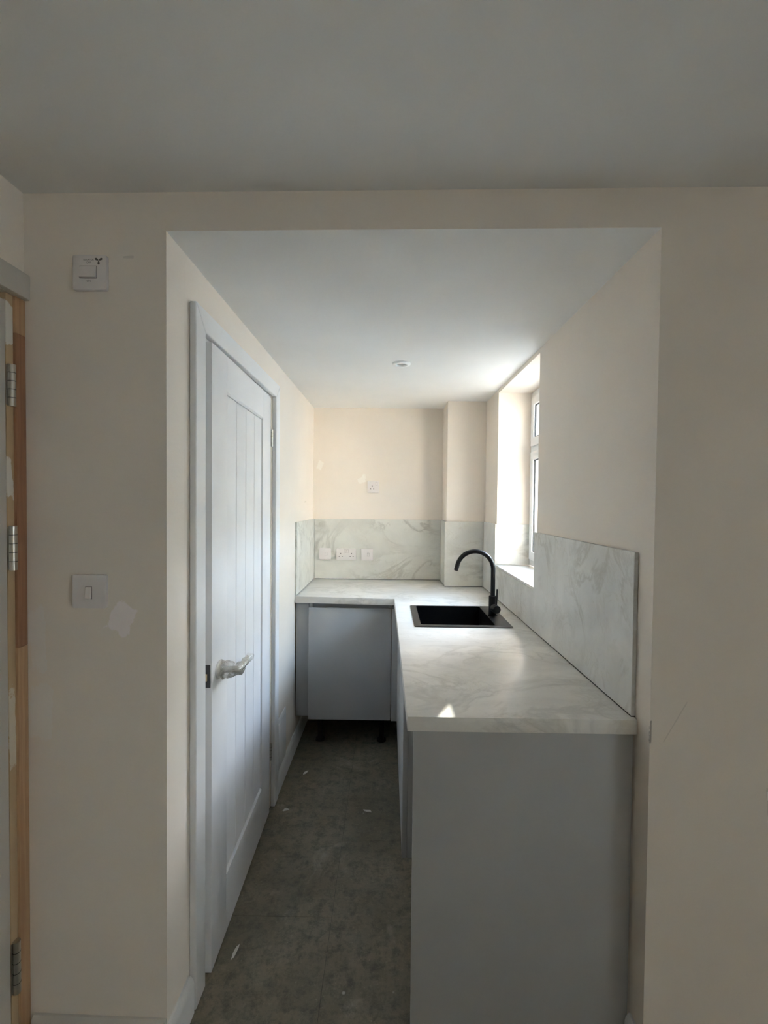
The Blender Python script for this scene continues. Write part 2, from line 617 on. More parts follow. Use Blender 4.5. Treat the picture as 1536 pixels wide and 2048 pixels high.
rseg(yf(0.675) + 0.0005, WY0, 0, Z_ALC)
rseg(WY0, WY1, 0, WZ0)
rseg(WY0, WY1, WZ1, Z_ALC)
rseg(WY1, 3.5, 0, Z_ALC)
o = obj('wall_right', bm, M_cream)
struct(o, 'cream alcove wall with the deep bright window recess', 'wall')

# main room shell behind the photographer
bm = bm_new()
quad_prism(bm, [(-1.1, -3.1), (-0.955, -3.1), (-0.955, 0.20), (-1.1, 0.20)], 0, Z_CEIL)
quad_prism(bm, [(-1.1, 0.20), (-0.955, 0.20), (-0.955, yf(-0.955)), (-1.1, yf(-0.955))], 2.030, Z_CEIL)
quad_prism(bm, [(-1.1, 0.20), (-1.02, 0.20), (-1.02, yf(-1.0)), (-1.1, yf(-1.0))], 0.0, 2.030)
o = obj('wall_room_left', bm, M_cream)
struct(o, 'cream room wall above the half finished door at far left', 'wall')
o = bxo('wall_room_back', (-1.1, 3.0, -3.1, -2.98, 0, Z_CEIL), M_cream)
struct(o, 'cream room wall behind the photographer', 'wall')
RW = rect(-1.72, -0.68, 0.96, 1.82)
bm = bm_new()
prism(bm, rect(-2.98, 1.107, 0, Z_CEIL), [RW], 'x', 2.8, 2.95)
o = obj('wall_room_right', bm, M_cream)
struct(o, 'cream right hand wall of the main room with its window', 'wall')
w2 = empty('window_2', (2.88, -1.2, 0.96), 'small white framed window in the right wall of the main room', 'window', kind='structure')
bm = bm_new()
prism(bm, RW, [rect(-1.68, -0.72, 1.00, 1.78)], 'x', 2.85, 2.91)
obj('window_frame', bm, M_upvc, w2)
bxo('pane', (2.878, 2.884, -1.68, -0.72, 1.00, 1.78), M_glass, w2)

# outside: ground, plus unseen buildings added to steer the daylight
o = bxo('ground', (-12, 22, -14, 26, -0.5, -0.2), M_ground)
struct(o, 'pale paved yard outside the alcove window', 'ground')
SLOPE = math.tan(SUN_EL) / SUN_PLAN.x
out = empty('sun_blocker', (3.3, 5.9, -0.2), 'added unseen block with a tall stack that cuts off low sun', 'sun_blocker', kind='structure')  # unseen, added so sun only enters through the fanlight
bxo('wall', (2.35, 4.4, 4.5, 7.4, -0.2, 2.3), M_brick, out)
bxo('roof', (2.25, 4.5, 4.4, 7.5, 2.3005, 2.45), M_brick, out)
bxo('blocker_stack', (2.42, 3.0, 4.75, 5.95, 2.4505, 0.92 + (2.42 - 0.178) * SLOPE), M_brick, out)


hs = empty('bounce_building', (2.0, -12.0, -0.2), 'added unseen building that bounces warm sunlight towards the room', 'added_house', kind='structure')  # unseen, added to bounce warm sunlight into the room
bxo('wall', (-7, 12, -14, -10.5, -0.2, 6.0), M_brick, hs)
bxo('roof', (-7.3, 12.3, -14.3, -10.2, 6.001, 6.4), M_brick, hs)


hn = empty('sky_blocker', (8.0, 1.5, -0.2), 'added unseen terrace that cuts low sky light on the plank door', 'added_house', kind='structure')  # unseen, added to cut the low sky reaching the plank door
bxo('wall', (6.5, 10.0, -7.0, 9.5, -0.2, 4.2), M_brick, hn)
bxo('roof', (6.3, 10.2, -7.2, 9.7, 4.201, 4.5), M_brick, hn)


# skirting boards
def skirting(name, p0, p1, h, t, label, nrm, mat=None):
    """profile swept between two plan points on the wall face; nrm points into the room"""
    prof = [(0, 0), (t, 0), (t, h - 0.022), (t - 0.003, h - 0.010), (t - 0.009, h - 0.002), (t * 0.35, h), (0, h)]
    bm = bm_new()
    rings = []
    for p in (p0, p1):
        rings.append([bm.verts.new((p[0] + nrm[0] * a, p[1] + nrm[1] * a, z)) for a, z in prof])
    n = len(prof)
    for k in range(n):
        bm.faces.new((rings[0][k], rings[0][(k + 1) % n], rings[1][(k + 1) % n], rings[1][k]))
    bm.faces.new(rings[0][::-1])
    bm.faces.new(rings[1])
    o = obj(name, bm, mat or M_gloss, smooth=True)
    return struct(o, label, 'skirting board')


E0 = 0.0006
skirting('baseboard_left_near', (xl(yf(xa)) + E0, yf(xa) + 0.001), (xl(1.292) + E0, 1.292), 0.112, 0.018, 'short white skirting between alcove corner and door architrave', (1, 0))
skirting('baseboard_left_far', (xl(2.262) + E0, 2.262), (xl(3.3) + E0, 3.3), 0.102, 0.016, 'white skirting running from plank door under the far cabinet', (1, 0))
skirting('baseboard_right', (0.6742, yf(0.675) + 0.012), (0.6742, 1.2035), 0.130, 0.016, 'stub of white skirting beside the grey end panel', (-1, 0))
skirting('baseboard_front', (-0.940, yf(-0.94) - E0), (xa - 0.001, yf(xa) - E0), 0.130, 0.016, 'dull primed skirting along the cream wall under the light switch', (0, -1), M_primed)

# ------------------------------------------------------------------ plank door of the alcove, ajar
DOOR_W, DOOR_Z0, DOOR_Z1, DOOR_T = 0.745, 0.005, 2.006, 0.035
near, far = Vector((-0.551, 1.400)), Vector((-0.5635, 2.145))
door = empty('door_1', (far.x, far.y, 0.0), 'white cottage plank door standing slightly ajar in the alcove', 'door', kind='structure')
door['_at'] = (0, 0, 0)
dv = (near - far).normalized()
dn = Vector((-dv.y, dv.x))                 # check it faces +x
if dn.x < 0:
    dn = -dn
# door-local frame: s along from the latch edge (near) to hinge, n out of the face into the alcove
door.matrix_world = Matrix(((-dv.x, dn.x, 0, near.x), (-dv.y, dn.y, 0, near.y), (0, 0, 1, 0), (0, 0, 0, 1)))


def dbox(name, s0, s1, n0, n1, z0, z1, mat, bw=0.0015, parent=None):
    return bxo(name, (s0, s1, n0, n1, z0, z1), mat, parent or door, bw)


ST = 0.140
dbox('stile', 0, ST, -DOOR_T, 0, DOOR_Z0, DOOR_Z1, M_door)
dbox('stile', DOOR_W - ST, DOOR_W, -DOOR_T, 0, DOOR_Z0, DOOR_Z1, M_door)
for z0, z1, c0, c1 in ((1.880, DOOR_Z1, 0.006, 0.0), (DOOR_Z0, 0.215, 0.0, 0.007)):      # chamfered towards the planks
    bm = bm_new()
    prism(bm, [(-DOOR_T, z0), (-0.0003 - c0, z0), (-0.0003, z0 + c0), (-0.0003, z1 - c1), (-0.0003 - c1, z1), (-DOOR_T, z1)], [], 'x', ST + 0.0004, DOOR_W - ST - 0.0004)
    obj('rail', bm, M_door, door)
npl = 4
s0, s1 = ST, DOOR_W - ST
pw = (s1 - s0) / npl
edges = [s0 + pw * i for i in range(npl + 1)]
for a, b_ in zip(edges, edges[1:]):
    bm = bm_new()
    g, r = 0.0012, 0.0042                    # vee joint between planks
    prof = [(a + g, -0.028), (b_ - g, -0.028), (b_ - g, -0.0065 - r), (b_ - g - r, -0.0065), (a + g + r, -0.0065), (a + g, -0.0065 - r)]
    prism(bm, prof, [], 'z', 0.2185, 1.8765)
    obj('plank', bm, M_door, door)
dbox('back_panel', s0, s1, -0.0345, -0.0285, 0.22, 1.875, M_door, 0)
# latch on the edge facing the room
lp = dbox('latch_plate', -0.0012, -0.0001, -0.0300, -0.0045, 0.925, 0.998, M_latch, 0)
bm = bm_new()
box(bm, -0.008, -0.0013, -0.0215, -0.0125, 0.947, 0.970)
bevel(bm, 0.002)
obj('latch_bolt', bm, M_brass, lp)
# lever handle in protective film
HS, HZ = 0.057, 0.963
bm = bm_new()
tube(bm, [(HS, 0.0002, HZ), (HS, 0.006, HZ), (HS, 0.009, HZ)], [0.027, 0.027, 0.023], 32)
rose = obj('handle_rose', bm, M_nickel, door, smooth=40)
bm = bm_new()
pts, rad = [], []
for k in range(15):
    t = k / 14
    if t < 0.35:
        p = (HS, 0.009 + 0.045 * t / 0.35, HZ)
    elif t < 0.5:
        a = (t - 0.35) / 0.15 * math.pi / 2
        p = (HS + 0.012 * (1 - math.cos(a)), 0.054 + 0.012 * math.sin(a) * 0.6, HZ)
    else:
        q = (t - 0.5) / 0.5
        p = (HS + 0.012 + 0.105 * q, 0.060 + 0.003 * math.sin(q * 3.1), HZ - 0.006 + 0.004 * q)
    pts.append(p)
    rad.append(0.0105 if t < 0.4 else 0.0105 - 0.003 * (t - 0.4))
tube(bm, pts, rad, 20)
obj('handle_lever', bm, M_nickel, door, smooth=40)
bm = bm_new()
wp, wr = [], []
for k in range(40):
    t = k / 39
    if t < 0.36:
        q = t / 0.36
        wp.append((HS + 0.002 * q, 0.002 + 0.056 * q, HZ - 0.002 * q))
        wr.append(0.030 - 0.010 * q)
    else:
        q = (t - 0.36) / 0.64
        wp.append((HS + 0.006 + 0.122 * q, 0.062 + 0.004 * q, HZ - 0.004 + 0.002 * q))
        wr.append(0.019 - 0.007 * min(1, q * 2.2) + (0.003 if q > 0.93 else 0))
rings = tube(bm, wp, wr, 30, cap=False)
for i, rg in enumerate(rings):
    c = Vector(wp[i])
    for v in rg:
        d = v.co - c
        k = noise.noise(v.co * 62.0) * 0.38 + noise.noise(v.co * 140.0) * 0.16
        v.co = c + d * (1.0 + k)
        v.co.y = max(v.co.y, 0.001)
obj('film_wrap', bm, M_wrap, door)
# hinges at the far edge
for zc in (1.815, 0.300):
    bm = bm_new()
    tube(bm, [(DOOR_W + 0.004, 0.004, zc - 0.04), (DOOR_W + 0.004, 0.004, zc + 0.04)], 0.0062, 14)
    hg = obj('hinge', bm, M_steel, door, smooth=40)
    for k in range(1, 5):
        bm = bm_new()
        z = zc - 0.04 + 0.016 * k
        tube(bm, [(DOOR_W + 0.004, 0.004, z - 0.0006), (DOOR_W + 0.004, 0.004, z + 0.0006)], 0.0066, 14)
        obj('hinge_joint', bm, M_latch, hg)

# lining and architraves of that door
lin = empty('trim_1', (-0.63, 1.78, 0.0), 'white timber door lining behind the plank door', 'door lining', kind='structure')
for nm, d in (('lining_side', (-0.715, -0.5765, 1.3725, 1.391, 0, 2.027)), ('lining_side', (-0.715, -0.5745, 2.163, 2.1815, 0, 2.027)), ('lining_head', (-0.715, -0.577, 1.3915, 2.1625, 2.011, 2.027))):
    bxo(nm, d, M_gloss, lin, 0.001)
AX0, AX1 = -0.5755, -0.5545
arc = empty('trim_2', (-0.565, 1.78, 0.0), 'white mitred architrave around the plank door', 'architrave', kind='structure')
AY0, AY1, AI0, AI1, AZ, AZI = 1.298, 2.262, 1.366, 2.192, 2.088, 2.020


def arch_piece(name, quad_yz):
    bm = bm_new()
    prism(bm, quad_yz, [], 'x', 0, 1)
    for v in bm.verts:
        t = v.co.x
        v.co.x = (xl(v.co.y) + 0.0006) if t < 0.5 else (xl(v.co.y) + 0.0215)
    bevel(bm, 0.004, 3)
    return obj(name, bm, M_gloss, arc, smooth=30)


g = 0.0006
arch_piece('architrave_leg', [(AY0, 0), (AI0, 0), (AI0, AZI - g), (AY0, AZ - g)])
arch_piece('architrave_leg', [(AI1, 0), (AY1, 0), (AY1, AZ - g), (AI1, AZI - g)])
arch_piece('architrave_head', [(AI0, AZI + g), (AI1, AZI + g), (AY1, AZ + g), (AY0, AZ + g)])

# vent cover low on the left wall
vc = empty('vent_cover', (xl(2.38), 2.38, 0.10), 'flat white blanking cover low on the wall beside the plank door', 'cover plate')
bm = bm_new()
prism(bm, rect(2.292, 2.478, 0.104, 0.372), [], 'x', 0, 1)
for v in bm.verts:
    v.co.x = xl(v.co.y) + (0.0006 if v.co.x < 0.5 else 0.0085)
bevel(bm, 0.0025, 2)
obj('cover_frame', bm, M_gloss, vc, smooth=30)
bm = bm_new()
prism(bm, rect(2.312, 2.458, 0.124, 0.352), [], 'x', 0, 1)
for v in bm.verts:
    v.co.x = xl(v.co.y) + (0.0088 if v.co.x < 0.5 else 0.0110)
bevel(bm, 0.001, 2)
obj('cover_panel', bm, M_gloss, vc, smooth=30)

# ------------------------------------------------------------------ half finished door at far left of the room
d2 = empty('door_2', (-0.955, 0.68, 0.0), 'cream flush door with steel hinges at the left picture edge', 'door', kind='structure')
bxo('door_leaf', (-1.000, -0.956, 0.22, 1.1175, 0.006, 2.008), M_primed, d2, 0.0015)
for z0, z1 in ((1.748, 1.852), (1.334, 1.446), (0.236, 0.372)):
    bm = bm_new()
    tube(bm, [(-0.950, 1.1290, z0), (-0.950, 1.1290, z1)], 0.0085, 16)
    hg = obj('hinge', bm, M_steel, d2, smooth=40)
    for k in (1, 2, 3, 4):
        zz = z0 + (z1 - z0) * k / 5
        bm = bm_new()
        tube(bm, [(-0.950, 1.1290, zz - 0.0008), (-0.950, 1.1290, zz + 0.0008)], 0.0089, 16)
        obj('hinge_joint', bm, M_latch, hg)
    bm = bm_new()
    box(bm, -0.9566, -0.9552, 1.1185, 1.1415, z0 + 0.002, z1 - 0.002)
    obj('hinge_leaf', bm, M_steel, hg)
t3 = empty('trim_3', (-0.97, 1.15, 0.0), 'unpainted timber door lining with white primer patches at far left', 'door lining', kind='structure')
bxo('lining_edge', (-1.018, -0.9568, 1.1205, 1.1420, 0, 2.0285), M_wood_primed, t3, 0.001)
for z0, z1, m in ((0, 1.1293, M_wood_pale), (1.1300, 1.9365, M_wood_red), (1.9372, 2.0285, M_wood_pale)):
    bxo('timber_strip', (-1.018, -0.951, 1.1425, yf(-0.95) - 0.0008, z0, z1), m, t3, 0.0008)
bxo('architrave_head', (-0.9545, -0.936, 0.10, yf(-0.94) - 0.0008, 2.0292, 2.094), M_primed, t3, 0.004)

# ------------------------------------------------------------------ window in the alcove
FX0, FX1 = 0.866, 0.930
win = empty('window_1', (0.9, 2.4, 1.138), 'white framed casement window with fanlight in the bright recess', 'window', kind='structure')
FZ0, FZ1, FY0, FY1 = 1.139, 2.187, 2.031, 2.764
TR0, TR1 = 1.812, 1.868
bm = bm_new()
fw = 0.052
prism(bm, rect(FY0, FY1, FZ0, FZ1), [rect(FY0 + fw, FY1 - fw, FZ0 + fw, TR0), rect(FY0 + fw, FY1 - fw, TR1, FZ1 - fw)], 'x', FX0, FX1)
bevel(bm, 0.004, 2)
obj('window_frame', bm, M_upvc, win, smooth=30)
for nm, z0, z1 in (('casement', FZ0 + fw - 0.012, TR0 + 0.012), ('fanlight', TR1 - 0.012, FZ1 - fw + 0.012)):
    y0, y1 = FY0 + fw - 0.012, FY1 - fw + 0.012
    sw = 0.050
    bm = bm_new()
    prism(bm, rect(y0, y1, z0, z1), [rect(y0 + sw, y1 - sw, z0 + sw, z1 - sw)], 'x', FX0 - 0.016, FX0 - 0.0006)
    bevel(bm, 0.004, 2)
    sa = obj(nm, bm, M_upvc, win, smooth=30)
    bm = bm_new()
    prism(bm, rect(y0 + 0.014, y1 - 0.014, z0 + 0.014, z1 - 0.014), [rect(y0 + sw + 0.006, y1 - sw - 0.006, z0 + sw + 0.006, z1 - sw - 0.006)], 'x', FX0 + 0.0004, FX0 + 0.020)
    obj('glazing_bead', bm, M_upvc, sa)
    bm = bm_new()
    prism(bm, rect(y0 + sw + 0.001, y1 - sw - 0.001, z0 + sw + 0.001, z1 - sw - 0.001), [rect(y0 + sw + 0.006, y1 - sw - 0.006, z0 + sw + 0.006, z1 - sw - 0.006)], 'x', FX0 - 0.008, FX0 + 0.0002)
    obj('gasket', bm, M_gasket_shade, sa)
    bm = bm_new()
    box(bm, FX0 + 0.0205, FX0 + 0.0245, y0 + 0.02, y1 - 0.02, z0 + 0.02, z1 - 0.02)
    obj('pane', bm, M_glass, sa)
    if nm == 'casement':
        bm = bm_new()
        box(bm, FX0 - 0.028, FX0 - 0.0164, y0 + 0.012, y0 + 0.038, 1.47, 1.60)
        bevel(bm, 0.004)
        obj('window_handle', bm, M_upvc, sa, smooth=30)
sill = bxo('window_sill', (xr(2.4) - 0.0105, FX0 - 0.0005, WY0 + 0.0008, WY1 - 0.0155, WZ0 + 0.0005, 1.138), M_marble_top, bw=0.0012, origin=(0.7, 2.4, 1.13))
tag(sill, 'pale marble effect sill board at the foot of the window', 'window sill', kind='structure')

# ------------------------------------------------------------------ worktop
WT0, WT1 = 0.900, 0.940
SX0, SX1, SY0, SY1 = 0.126, 0.582, 2.065, 2.492       # sink plate
BX0, BX1, BY0, BY1 = 0.158, 0.507, 2.101, 2.478       # bowl
outer = [(0.0565, 1.197), (xr(1.197) - 0.0035, 1.197), (xr(PY) - 0.0035, PY - 0.0015), (PX0 - 0.0015, PY - 0.0015), (PX0 - 0.0015, Y_BACK - 0.0015),
         (xl(Y_BACK) + 0.0035, Y_BACK - 0.0015), (xl(2.714) + 0.0035, 2.708), (0.0415, 2.668)]
bm = bm_new()
prism(bm, outer, [rect(BX0 - 0.004, BX1 + 0.004, BY0 - 0.004, BY1 + 0.004)], 'z', WT0, WT1)
bevel(bm, 0.0015, 2)
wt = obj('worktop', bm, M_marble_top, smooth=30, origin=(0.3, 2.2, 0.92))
tag(wt, 'L shaped pale marble effect worktop with the black sink set in', 'worktop')

# ------------------------------------------------------------------ splashbacks, 12 mm sheets
SZ0, SZ1, T = 0.9432, 1.387, 0.0115


def splash(bm, label, origin, mat=None, gap_shade=None):
    bevel(bm, 0.0009, 1)
    o = obj('splashback', bm, mat or M_marble, origin=origin)
    if gap_shade:
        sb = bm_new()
        quad_prism(sb, gap_shade, WT1 + 0.0002, SZ0 - 0.0001)
        obj('gap_shade_strip', sb, M_gasket_shade, o)  # black strip put in for the shade of the open joint
    return tag(o, label, 'splashback', 'marble splashback sheets above the worktop')


bm = bm_new()
prism(bm, [(1.213, SZ0), (PY - T - 0.0012, SZ0), (PY - T - 0.0012, SZ1), (WY1 - 0.0012, SZ1), (WY1 - 0.0012, WZ0 - 0.0003), (WY0 + 0.0005, WZ0 - 0.0003), (WY0 + 0.0005, SZ1), (1.213, SZ1)], [], 'x', 0, 1)
for v in bm.verts:
    v.co.x = xr(v.co.y) - (0.0008 if v.co.x < 0.5 else 0.0008 + T)
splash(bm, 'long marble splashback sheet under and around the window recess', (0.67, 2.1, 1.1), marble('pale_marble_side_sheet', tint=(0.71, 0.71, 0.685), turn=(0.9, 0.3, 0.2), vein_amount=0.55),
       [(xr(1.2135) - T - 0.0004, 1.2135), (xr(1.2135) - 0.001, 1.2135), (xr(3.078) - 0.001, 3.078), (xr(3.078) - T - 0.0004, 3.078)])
bm = bm_new()
box(bm, xl(Y_BACK) + T + 0.0028, PX0 - T - 0.002, Y_BACK - T - 0.0008, Y_BACK - 0.0008, SZ0, SZ1)
splash(bm, 'wide marble splashback on the end wall behind three white plates', (-0.1, 3.33, 1.16), None,
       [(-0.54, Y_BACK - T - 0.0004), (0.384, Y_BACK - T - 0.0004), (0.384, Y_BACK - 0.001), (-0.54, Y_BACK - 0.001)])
bm = bm_new()
prism(bm, rect(2.716, Y_BACK - 0.001, SZ0, SZ1), [], 'x', 0, 1)
for v in bm.verts:
    v.co.x = xl(v.co.y) + (0.0008 if v.co.x < 0.5 else 0.0008 + T)
splash(bm, 'marble splashback return on the left wall next to plank door', (-0.56, 3.0, 1.16))
bm = bm_new()
box(bm, PX0 - T - 0.0008, PX0 - 0.0008, PY - 0.0006, Y_BACK - T - 0.0012, SZ0, SZ1)
splash(bm, 'narrow marble splashback on the left side of the pier', (0.39, 3.2, 1.16))
bm = bm_new()
box(bm, PX0 - T - 0.0008, xr(PY) - T - 0.0022, PY - T - 0.0008, PY - 0.0008, SZ0, SZ1)
splash(bm, 'marble splashback on the pier front behind the black tap', (0.52, 3.08, 1.16), None,
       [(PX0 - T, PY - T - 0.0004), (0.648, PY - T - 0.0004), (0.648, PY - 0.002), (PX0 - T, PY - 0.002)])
bm = bm_new()
box(bm, xr(WY1) - T - 0.001, FX0 - 0.001, WY1 - T - 0.0008, WY1 - 0.0006, 1.1388, SZ1)
splash(bm, 'small bright marble splashback inside the far window reveal', (0.77, 2.76, 1.25))

# ------------------------------------------------------------------ sink
sink = empty('sink', (0.354, 2.28, WT1), 'square black inset sink with gunmetal rim in the worktop', 'sink')
bm = bm_new()
prism(bm, rrect(SX0, SX1, SY0, SY1, 0.008), [rrect(BX0, BX1, BY0, BY1, 0.012)], 'z', WT1 + 0.0004, WT1 + 0.0036)
bevel(bm, 0.0012, 2)
obj('rim', bm, M_rim, sink, smooth=30)
bm = bm_new()
inner = rrect(BX0, BX1, BY0, BY1, 0.012)
inn2 = rrect(BX0 + 0.012, BX1 - 0.012, BY0 + 0.012, BY1 - 0.012, 0.02)
loops = []
for lp_, z in ((inner, WT1 + 0.0032), (inner, 0.755), (inn2, 0.742)):
    loops.append([bm.verts.new((u, v, z)) for u, v in lp_])
n = len(inner)
for a, b_ in zip(loops, loops[1:]):
    for k in range(n):
        bm.faces.new((a[k], a[(k + 1) % n], b_[(k + 1) % n], b_[k]))
bm.faces.new(loops[-1])
bw = obj('bowl', bm, M_bowl, sink)
bm = bm_new()
tube(bm, [(0.333, 2.29, 0.7424), (0.333, 2.29, 0.7445)], [0.045, 0.040], 28)
obj('drain', bm, M_black, sink, smooth=40)

# ------------------------------------------------------------------ tap
TX, TY, TZ = 0.535, 2.285, WT1 + 0.0037
tap = empty('tap', (TX, TY, TZ), 'matt black swan neck mixer tap on the sink rim', 'tap')
bm = bm_new()
tube(bm, [(TX, TY, TZ), (TX, TY, TZ + 0.004), (TX, TY, TZ + 0.0045)], [0.0245, 0.0245, 0.022], 32)
obj('base_ring', bm, M_black, tap, smooth=40)
bm = bm_new()
tube(bm, [(TX, TY, TZ + 0.0046), (TX, TY, TZ + 0.098), (TX, TY, TZ + 0.101)], [0.0195, 0.0195, 0.018], 32)
obj('body', bm, M_black, tap, smooth=40)
R = 0.0925
zc = 1.281 - R - 0.011
pts = [(TX, TY, TZ + 0.1012), (TX, TY, zc - 0.05), (TX, TY, zc)]
for k in range(1, 33):
    a = math.radians(168 * k / 32)
    pts.append((TX - R + R * math.cos(a), TY - 0.004 * k / 32, zc + R * math.sin(a)))
last, prev = Vector(pts[-1]), Vector(pts[-2])
d = (last - prev).normalized()
pts.append(tuple(last + d * 0.012))
pts.append(tuple(last + d * 0.024))
bm = bm_new()
tube(bm, pts, 0.0112, 24)
sp = obj('spout', bm, M_black, tap, smooth=40)
bm = bm_new()
tube(bm, [tuple(last + d * 0.0242), tuple(last + d * 0.027)], 0.0088, 20)
obj('aerator', bm, M_slot, sp, smooth=40)
hz = TZ + 0.042
bm = bm_new()
hd = Vector((0.17, -0.985, 0.0))
hd.normalize()
c0 = Vector((TX, TY, hz))
tube(bm, [c0 + hd * 0.0185, c0 + hd * 0.054, c0 + hd * 0.057], [0.0200, 0.0200, 0.0188], 28)
kn = obj('handle_knob', bm, M_black, tap, smooth=40)
bm = bm_new()
lb = c0 + hd * 0.037 + Vector((0.003, 0, 0.019))
tube(bm, [lb, lb + Vector((0.0045, 0.006, 0.04)), lb + Vector((0.006, 0.008, 0.078)), lb + Vector((0.006, 0.008, 0.079))], [0.0048, 0.0042, 0.0040, 0.003], 14)
obj('lever', bm, M_black, kn, smooth=40)

# ------------------------------------------------------------------ cabinets
# far run, under the end of the worktop
cb = empty('base_cabinet', (-0.22, 3.0, 0.0), 'grey handleless base cabinet at the end wall beside plank door', 'cabinet')
bm = bm_new()
CX0, CX1, CY0, CY1, CZ0, CZ1 = -0.473, 0.024, 2.7225, 3.28, 0.192, 0.898
box(bm, CX0, CX0 + 0.018, CY0, CY1, CZ0, CZ1)
box(bm, CX1 - 0.018, CX1, CY0, CY1, CZ0, CZ1)
box(bm, CX0 + 0.0181, CX1 - 0.0181, CY0, CY1, CZ0, CZ0 + 0.018)
box(bm, CX0 + 0.0181, CX1 - 0.0181, CY1 - 0.018, CY1, CZ0 + 0.0181, CZ1)
obj('carcass', bm, M_grey_in, cb)
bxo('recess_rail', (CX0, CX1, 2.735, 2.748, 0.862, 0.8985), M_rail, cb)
bxo('cabinet_door', (-0.4765, 0.0225, 2.703, 2.7215, 0.190, 0.872), M_grey, cb, 0.0015)
for lx, ly in ((-0.42, 2.83), (-0.03, 2.83), (-0.42, 3.22), (-0.03, 3.22)):
    bm = bm_new()
    tube(bm, [(lx, ly, 0.0006), (lx, ly, 0.012), (lx, ly, 0.013), (lx, ly, 0.191)], [0.030, 0.028, 0.016, 0.018], 18)
    obj('leg', bm, M_leg, cb, smooth=40)
fp = bxo('filler_panel', (xl(2.74) + 0.0065, -0.4785, 2.735, 2.753, 0.196, 0.8985), M_grey, bw=0.001, origin=(-0.52, 2.74, 0.2))
tag(fp, 'narrow grey filler strip between left wall and far cabinet door', 'panel')
cp = empty('corner_post', (0.05, 2.71, 0.19), 'grey corner post where the two cabinet runs meet', 'post')
bxo('post_face', (0.0275, 0.0815, 2.703, 2.7215, 0.186, 0.872), M_grey, cp, 0.001)
bxo('post_return', (0.0628, 0.0812, 2.662, 2.7026, 0.186, 0.872), M_grey, cp, 0.001)
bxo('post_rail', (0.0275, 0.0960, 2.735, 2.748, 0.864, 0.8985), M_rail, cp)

# right run, doors facing the plank door
rc = empty('base_cabinet', (0.36, 2.15, 0.0), 'grey sink base cabinet run seen edge on from its end', 'cabinet')
bm = bm_new()
RX0, RX1 = 0.082, 0.64
box(bm, RX0, RX1, 1.652, 1.670, 0.188, 0.898)
box(bm, RX0, RX1, 2.642, 2.660, 0.188, 0.898)
box(bm, RX0, RX1, 1.6701, 2.6419, 0.188, 0.206)
box(bm, RX1 - 0.018, RX1, 1.6701, 2.6419, 0.2061, 0.70)
obj('carcass', bm, M_grey, rc)
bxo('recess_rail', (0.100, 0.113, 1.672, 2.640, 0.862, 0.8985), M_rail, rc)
for a, b_ in ((1.652, 2.153), (2.156, 2.658)):
    bxo('cabinet_door', (0.0625, 0.0812, a, b_, 0.187, 0.872), M_grey, rc, 0.0012)
for lx, ly in ((0.15, 1.74), (0.15, 2.58), (0.58, 1.74), (0.58, 2.58)):
    bm = bm_new()
    tube(bm, [(lx, ly, 0.0006), (lx, ly, 0.012), (lx, ly, 0.013), (lx, ly, 0.187)], [0.030, 0.028, 0.016, 0.018], 18)
    obj('leg', bm, M_leg, rc, smooth=40)
ep = bxo('end_panel', (0.0745, xr(1.21) - 0.0085, 1.206, 1.2245, 0.0006, 0.8992), M_grey, bw=0.001, origin=(0.37, 1.215, 0.0))
tag(ep, 'large plain grey end panel below the front of the worktop', 'panel')


# ------------------------------------------------------------------ electrics
def plate(name, at, w, h, label, cat, group=None, t=0.011):
    """white accessory plate whose face looks towards -y; at = centre on the wall"""
    e = empty(name, at, label, cat, group)
    x, y, z = at
    bm = bm_new()
    prism(bm, rrect(x - w / 2, x + w / 2, z - h / 2, z + h / 2, 0.004, 3), [], 'y', y - 0.0006, y - t)
    bevel(bm, 0.0022, 3, 0.9)
    obj('plate', bm, M_plastic, e, smooth=30)
    e['_face'] = y - t
    return e


def rocker(e, x, z, w, h, tip=0.0045, name='rocker'):
    y = e['_face'] - 0.0003
    bm = bm_new()
    box(bm, x - w / 2 - 0.0008, x + w / 2 + 0.0008, y - 0.0001, y + 0.0001, z - h / 2 - 0.0008, z + h / 2 + 0.0008)
    obj('rocker_gap', bm, M_slot, e)
    bm = bm_new()
    hexa(bm, [(x - w / 2, y, z - h / 2), (x - w / 2, y - tip, z - h / 2), (x + w / 2, y - tip, z - h / 2), (x + w / 2, y, z - h / 2),
              (x - w / 2, y, z + h / 2), (x - w / 2, y - 0.0012, z + h / 2), (x + w / 2, y - 0.0012, z + h / 2), (x + w / 2, y, z + h / 2)])
    bevel(bm, 0.0006, 1)
    return obj(name, bm, M_plastic, e)


def pins(e, x, z):
    y = e['_face']
    for dx, dz, w, h in ((0, 0.011, 0.0044, 0.0086), (-0.0111, -0.0105, 0.0068, 0.0044), (0.0111, -0.0105, 0.0068, 0.0044)):
        bm = bm_new()
        box(bm, x + dx - w / 2, x + dx + w / 2, y - 0.0004, y - 0.0001, z + dz - h / 2, z + dz + h / 2)
        obj('pin_hole', bm, M_slot, e)


def inset(e, x, z, w, h):
    y = e['_face']
    bm = bm_new()
    box(bm, x - w / 2, x + w / 2, y - 0.0011, y - 0.0001, z - h / 2, z + h / 2)
    bevel(bm, 0.0005, 1)
    return obj('surround', bm, M_plastic, e)


